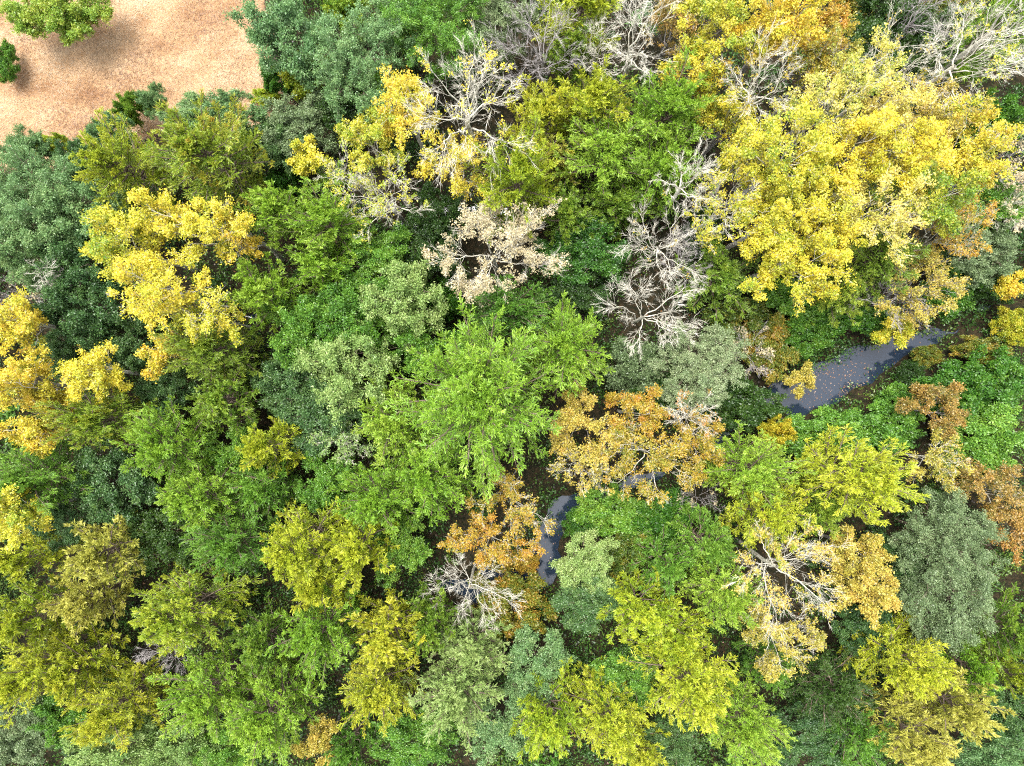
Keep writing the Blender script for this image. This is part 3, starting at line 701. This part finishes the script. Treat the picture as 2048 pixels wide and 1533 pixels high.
for row in TABLE.strip().splitlines():
    kind, px, py, rx, ry, h, pal, bark, dens, label = row.split('|')
    px, py, rx, ry, h, dens = map(float, (px, py, rx, ry, h, dens))
    nm, cat, grp = KINDS[kind]
    seed = int(px * 7 + py * 13)
    rng = np.random.default_rng(seed)
    zref = h * .78
    x, y = px2w(px, py, zref)
    mpp = (H - zref) * KW / 2048
    a, b = rx * mpp, ry * mpp
    tn = math.hypot(x, y) / (H - zref)                        # how obliquely the crown is seen
    f = 1 / math.sqrt(1 + (.33 * h / max(a, b) * tn * .3) ** 2)
    a *= f; b *= f
    if kind in 'PB': a *= 1.1; b *= 1.1
    z0 = float(ground_z(x, y))
    if z0 < -.3: z0 = max(z0, -.62)
    root = bpy.data.objects.new(nm, None); COL.objects.link(root)
    root.empty_display_size = .3
    root.location = (x, y, z0)
    root['label'] = label; root['category'] = cat; root['group'] = grp
    r = (a * b) ** .5
    if kind in 'JOS':
        if kind == 'J': lst = EV['S' if r < 1.85 else 'M' if r < 3.1 else 'L']
        elif kind == 'O': lst = OK['S' if r < 2.0 else 'M']
        else: lst = SH
        tm, cm, R, h0 = lst[int(rng.integers(len(lst)))]
        root.rotation_euler = (0, 0, float(rng.uniform(0, 6.283)) if abs(a - b) < .25 * r else (float(rng.integers(0, 2)) * math.pi))
        grow_ = 1.2
        root.scale = (a / R * grow_, b / R * grow_, h / h0)
        obj('stem' if kind == 'S' else 'trunk', tm, BARK[bark], root)
        obj('foliage' if kind == 'S' else 'crown', cm, LEAF[pal], root)
    else:
        q = min(max(r / 2.3, .35), 1.4)
        n1 = int(round(5 + 3.2 * q)); m2 = int(round(4 + 3 * q)); m3 = int(round(4 + 2.2 * q)); m4 = 6 if kind == 'Y' else 9
        c = min(h * .42, max(r * .95, h * .28))
        kw = dict(n1=n1, m2=m2, m3=m3, m4=m4)
        if kind == 'Y':
            tr_, li_, cr_ = grow_broadleaf(seed, a, b, c, h, nl=12, leaf=.094, ratio=.8, dens=dens * (.56 if pal == 'paleyel' else .7), twigs=True, reach=1.12, ang=.85, fork=.38, clump=.62, upb=.9, spread=.08, fine=pal != 'paleyel', **kw)
        elif kind == 'P':
            tr_, li_, cr_ = grow_broadleaf(seed, a, b, c, h, nl=7, leaf=.092, ratio=.78, dens=dens, twigs=True, fork=.38, jit=.12, clump=.5, upb=.9, spread=.07, thick=.86, reach=1.2, ang=.74, **kw)
        elif kind == 'D':
            tr_, li_, cr_ = grow_broadleaf(seed, a, b, c, h, n1=18, m2=8, m3=6, m4=5, nl=16, leaf=.085, ratio=.75, twigs=False, fork=.06, jit=.2, clump=.6, upb=.6, spread=.07, fine=True)
        else:
            tr_, li_, cr_ = grow_broadleaf(seed, a, b, c, h, dens=0, twigs=True, fork=.34, jit=.13, thick=.9, reach=1.3, ang=.78, **kw)
        obj('trunk', tree_mesh('tree_trunk', tr_), BARK[bark], root)
        for vf in li_:
            obj('limb', tree_mesh('tree_limb', vf), BARK[bark], root)
        if cr_ is not None and len(cr_[1]):
            obj('crown', crown_mesh('tree_crown', cr_), LEAF[pal], root)
    PLACED.append((x, y, r, h))

# ---------------------------------------------------------------- masses nobody could count
def stuff(name, me, mat, label, cat):
    o = obj(name, me, mat); o['kind'] = 'stuff'; o['label'] = label; o['category'] = cat
    return o
def outside(X, Y, fld=-.3, wat=.25):
    return (poly_sd(X, Y, FIELD) < fld) & (seg_dist(X, Y, CREEK) > wat) & (seg_dist(X, Y, STREAM) > wat)

rng = np.random.default_rng(11)
# undergrowth: low leafy growth in the gaps between the crowns
N = 4200
cx, cy = rng.uniform(-35, 35, N), rng.uniform(-27, 27, N); k = outside(cx, cy, -.3, .12); cx, cy = cx[k], cy[k]
cov = np.zeros(len(cx), bool)
for x, y, r, h in PLACED:
    s_ = H / (H - h * .6); cov |= np.hypot(cx - x * s_, cy - y * s_) < r * .8
k = ~cov | (rng.random(len(cx)) < .05); cx, cy = cx[k], cy[k]
rad = rng.uniform(.5, 1.25, len(cx)); ht = rng.uniform(.4, 1.9, len(cx)); per = 140
d = norm(rng.normal(0, 1, (len(cx), per, 3))); d[..., 2] = np.abs(d[..., 2])
rr = rng.uniform(.4, 1, (len(cx), per, 1)) ** .6
P = d * rr * np.stack([rad, rad, ht], -1)[:, None]
P[..., 0] += cx[:, None]; P[..., 1] += cy[:, None]; P[..., 2] += ground_z(P[..., 0], P[..., 1])
A = norm(d + rng.normal(0, .6, d.shape)).reshape(-1, 3)
V, F = leaf_tris(rng, P.reshape(-1, 3), A, .125, .7, .8)
tint = (np.repeat(rng.beta(1.6, 1.6, len(cx)), per) * .75 + rng.uniform(0, .3, len(V) // 3))
stuff('undergrowth', crown_mesh('undergrowth', (V, F, tint)), LEAF['under'], 'low dark undergrowth filling the gaps between trees', 'undergrowth')
# the wood goes on outside the view
_, c_ = grow_evergreen(911, 2.8, 7.0, 26, 8, 4, 3, .34, .14)
pos = []
for _ in range(900):
    x, y = rng.uniform(-36, 36), rng.uniform(-28, 28)
    if (abs(x) > 28.2 or abs(y) > 21.6) and poly_sd(np.array([x]), np.array([y]), FIELD)[0] < -2 and all(math.hypot(x - u, y - v) > 3.6 for u, v, *_ in pos + PLACED):
        pos.append((x, y))
vv, ff, tt_ = [], [], []
for i, (x, y) in enumerate(pos):
    a_ = rng.uniform(0, 6.283); s_ = rng.uniform(.8, 1.15); V = c_[0] * s_
    V = np.stack([V[:, 0] * math.cos(a_) - V[:, 1] * math.sin(a_) + x, V[:, 0] * math.sin(a_) + V[:, 1] * math.cos(a_) + y, V[:, 2]], -1)
    vv.append(V); ff.append(c_[1] + i * len(V)); tt_.append(np.clip(c_[2] * .6 + rng.uniform(-.1, .5), 0, 1))
stuff('surrounding_forest', crown_mesh('surrounding_forest', (np.concatenate(vv), np.concatenate(ff), np.concatenate(tt_))), LEAF['green'], 'green forest continuing beyond the edges of the view', 'forest')
# fallen leaves on the floor
N = 22000
fx, fy = rng.uniform(-36, 36, N), rng.uniform(-28, 28, N); k = outside(fx, fy, -.1, -.1); fx, fy = fx[k], fy[k]
P = np.stack([fx, fy, ground_z(fx, fy) + .03], -1)
V, F = leaf_quads(rng, P, norm(rng.normal(0, 1, P.shape) * np.array([1, 1, .2])), .13, .7, 3)
stuff('leaf_litter', crown_mesh('leaf_litter', (V, F, rng.uniform(0, 1, len(F)) ** 1.5)), LEAF['litter'], 'brown fallen leaves covering the forest floor', 'fallen leaves')
# dry grass of the field
N = 170000
fx, fy = rng.uniform(-36, -10, N), rng.uniform(10, 27, N)
sd = poly_sd(fx, fy, FIELD); k = sd > rng.uniform(-.9, .2, N); fx, fy = fx[k], fy[k]
P = np.stack([fx, fy, ground_z(fx, fy) - .01], -1)
az = rng.uniform(0, 6.283, len(fx)); el = rng.uniform(.04, .45, len(fx))
A = np.stack([np.cos(az) * np.cos(el), np.sin(az) * np.cos(el), np.sin(el)], -1)
V, F = flecks(rng, P, A, .2, .022)
u = -fx * .54 + fy * .84 + .9 * np.sin(fx * .21 + .6)      # mowing tracks run to the upper right
wav = .5 + .32 * np.sin(u * 1.15 + .8) * np.cos(fx * .16 + .4) + .28 * np.sin(fx * .9 + 1.3 * np.sin(fy * .8)) * np.sin(fy * 1.1 + np.sin(fx * .7))
wav -= .30 * np.exp(-((np.abs(u - 26.5) - .7) / .26) ** 2) + .16 * np.exp(-((np.abs(u - 31.2) - .8) / .3) ** 2)     # two pairs of worn wheel tracks
tint = np.clip(.95 * wav + rng.uniform(-.12, .15, len(fx)), 0, 1)
GR = leaf_material('dry_grass', [(166, 122, 88), (208, 166, 124), (228, 192, 150), (240, 216, 180)], .15, .38)
stuff('dry_grass', crown_mesh('dry_grass', (V, F, tint)), GR, 'dry tan grass of the open field', 'grass')
# leaves afloat on the pool
def scatter(px, py, s, n_):
    x, y = px2w(px, py, WZ); return np.stack([rng.normal(x, s, n_), rng.normal(y, s * .7, n_)], -1)
q = np.concatenate([scatter(1722, 792, .6, 330), scatter(1695, 752, .8, 90), scatter(1650, 740, .7, 60), scatter(1630, 790, .7, 60), scatter(1760, 715, 1.4, 60), scatter(1095, 1080, .9, 30), scatter(1030, 1165, 1.1, 120)])
q = q[seg_dist(q[:, 0], q[:, 1], CREEK) < .5]
P = np.concatenate([q, np.full((len(q), 1), WZ + .012)], 1)
V, F = leaf_quads(rng, P, norm(rng.normal(0, 1, P.shape) * np.array([1, 1, 0])), .085, .7, 14)
FLT = leaf_material('floating_leaf', [(90, 66, 52), (130, 96, 76), (186, 148, 120), (190, 132, 84)], .1, .3)
stuff('floating_leaves', crown_mesh('floating_leaves', (V, F, rng.uniform(0, 1, len(F)))), FLT, 'pale fallen leaves floating on the creek pool', 'fallen leaves')
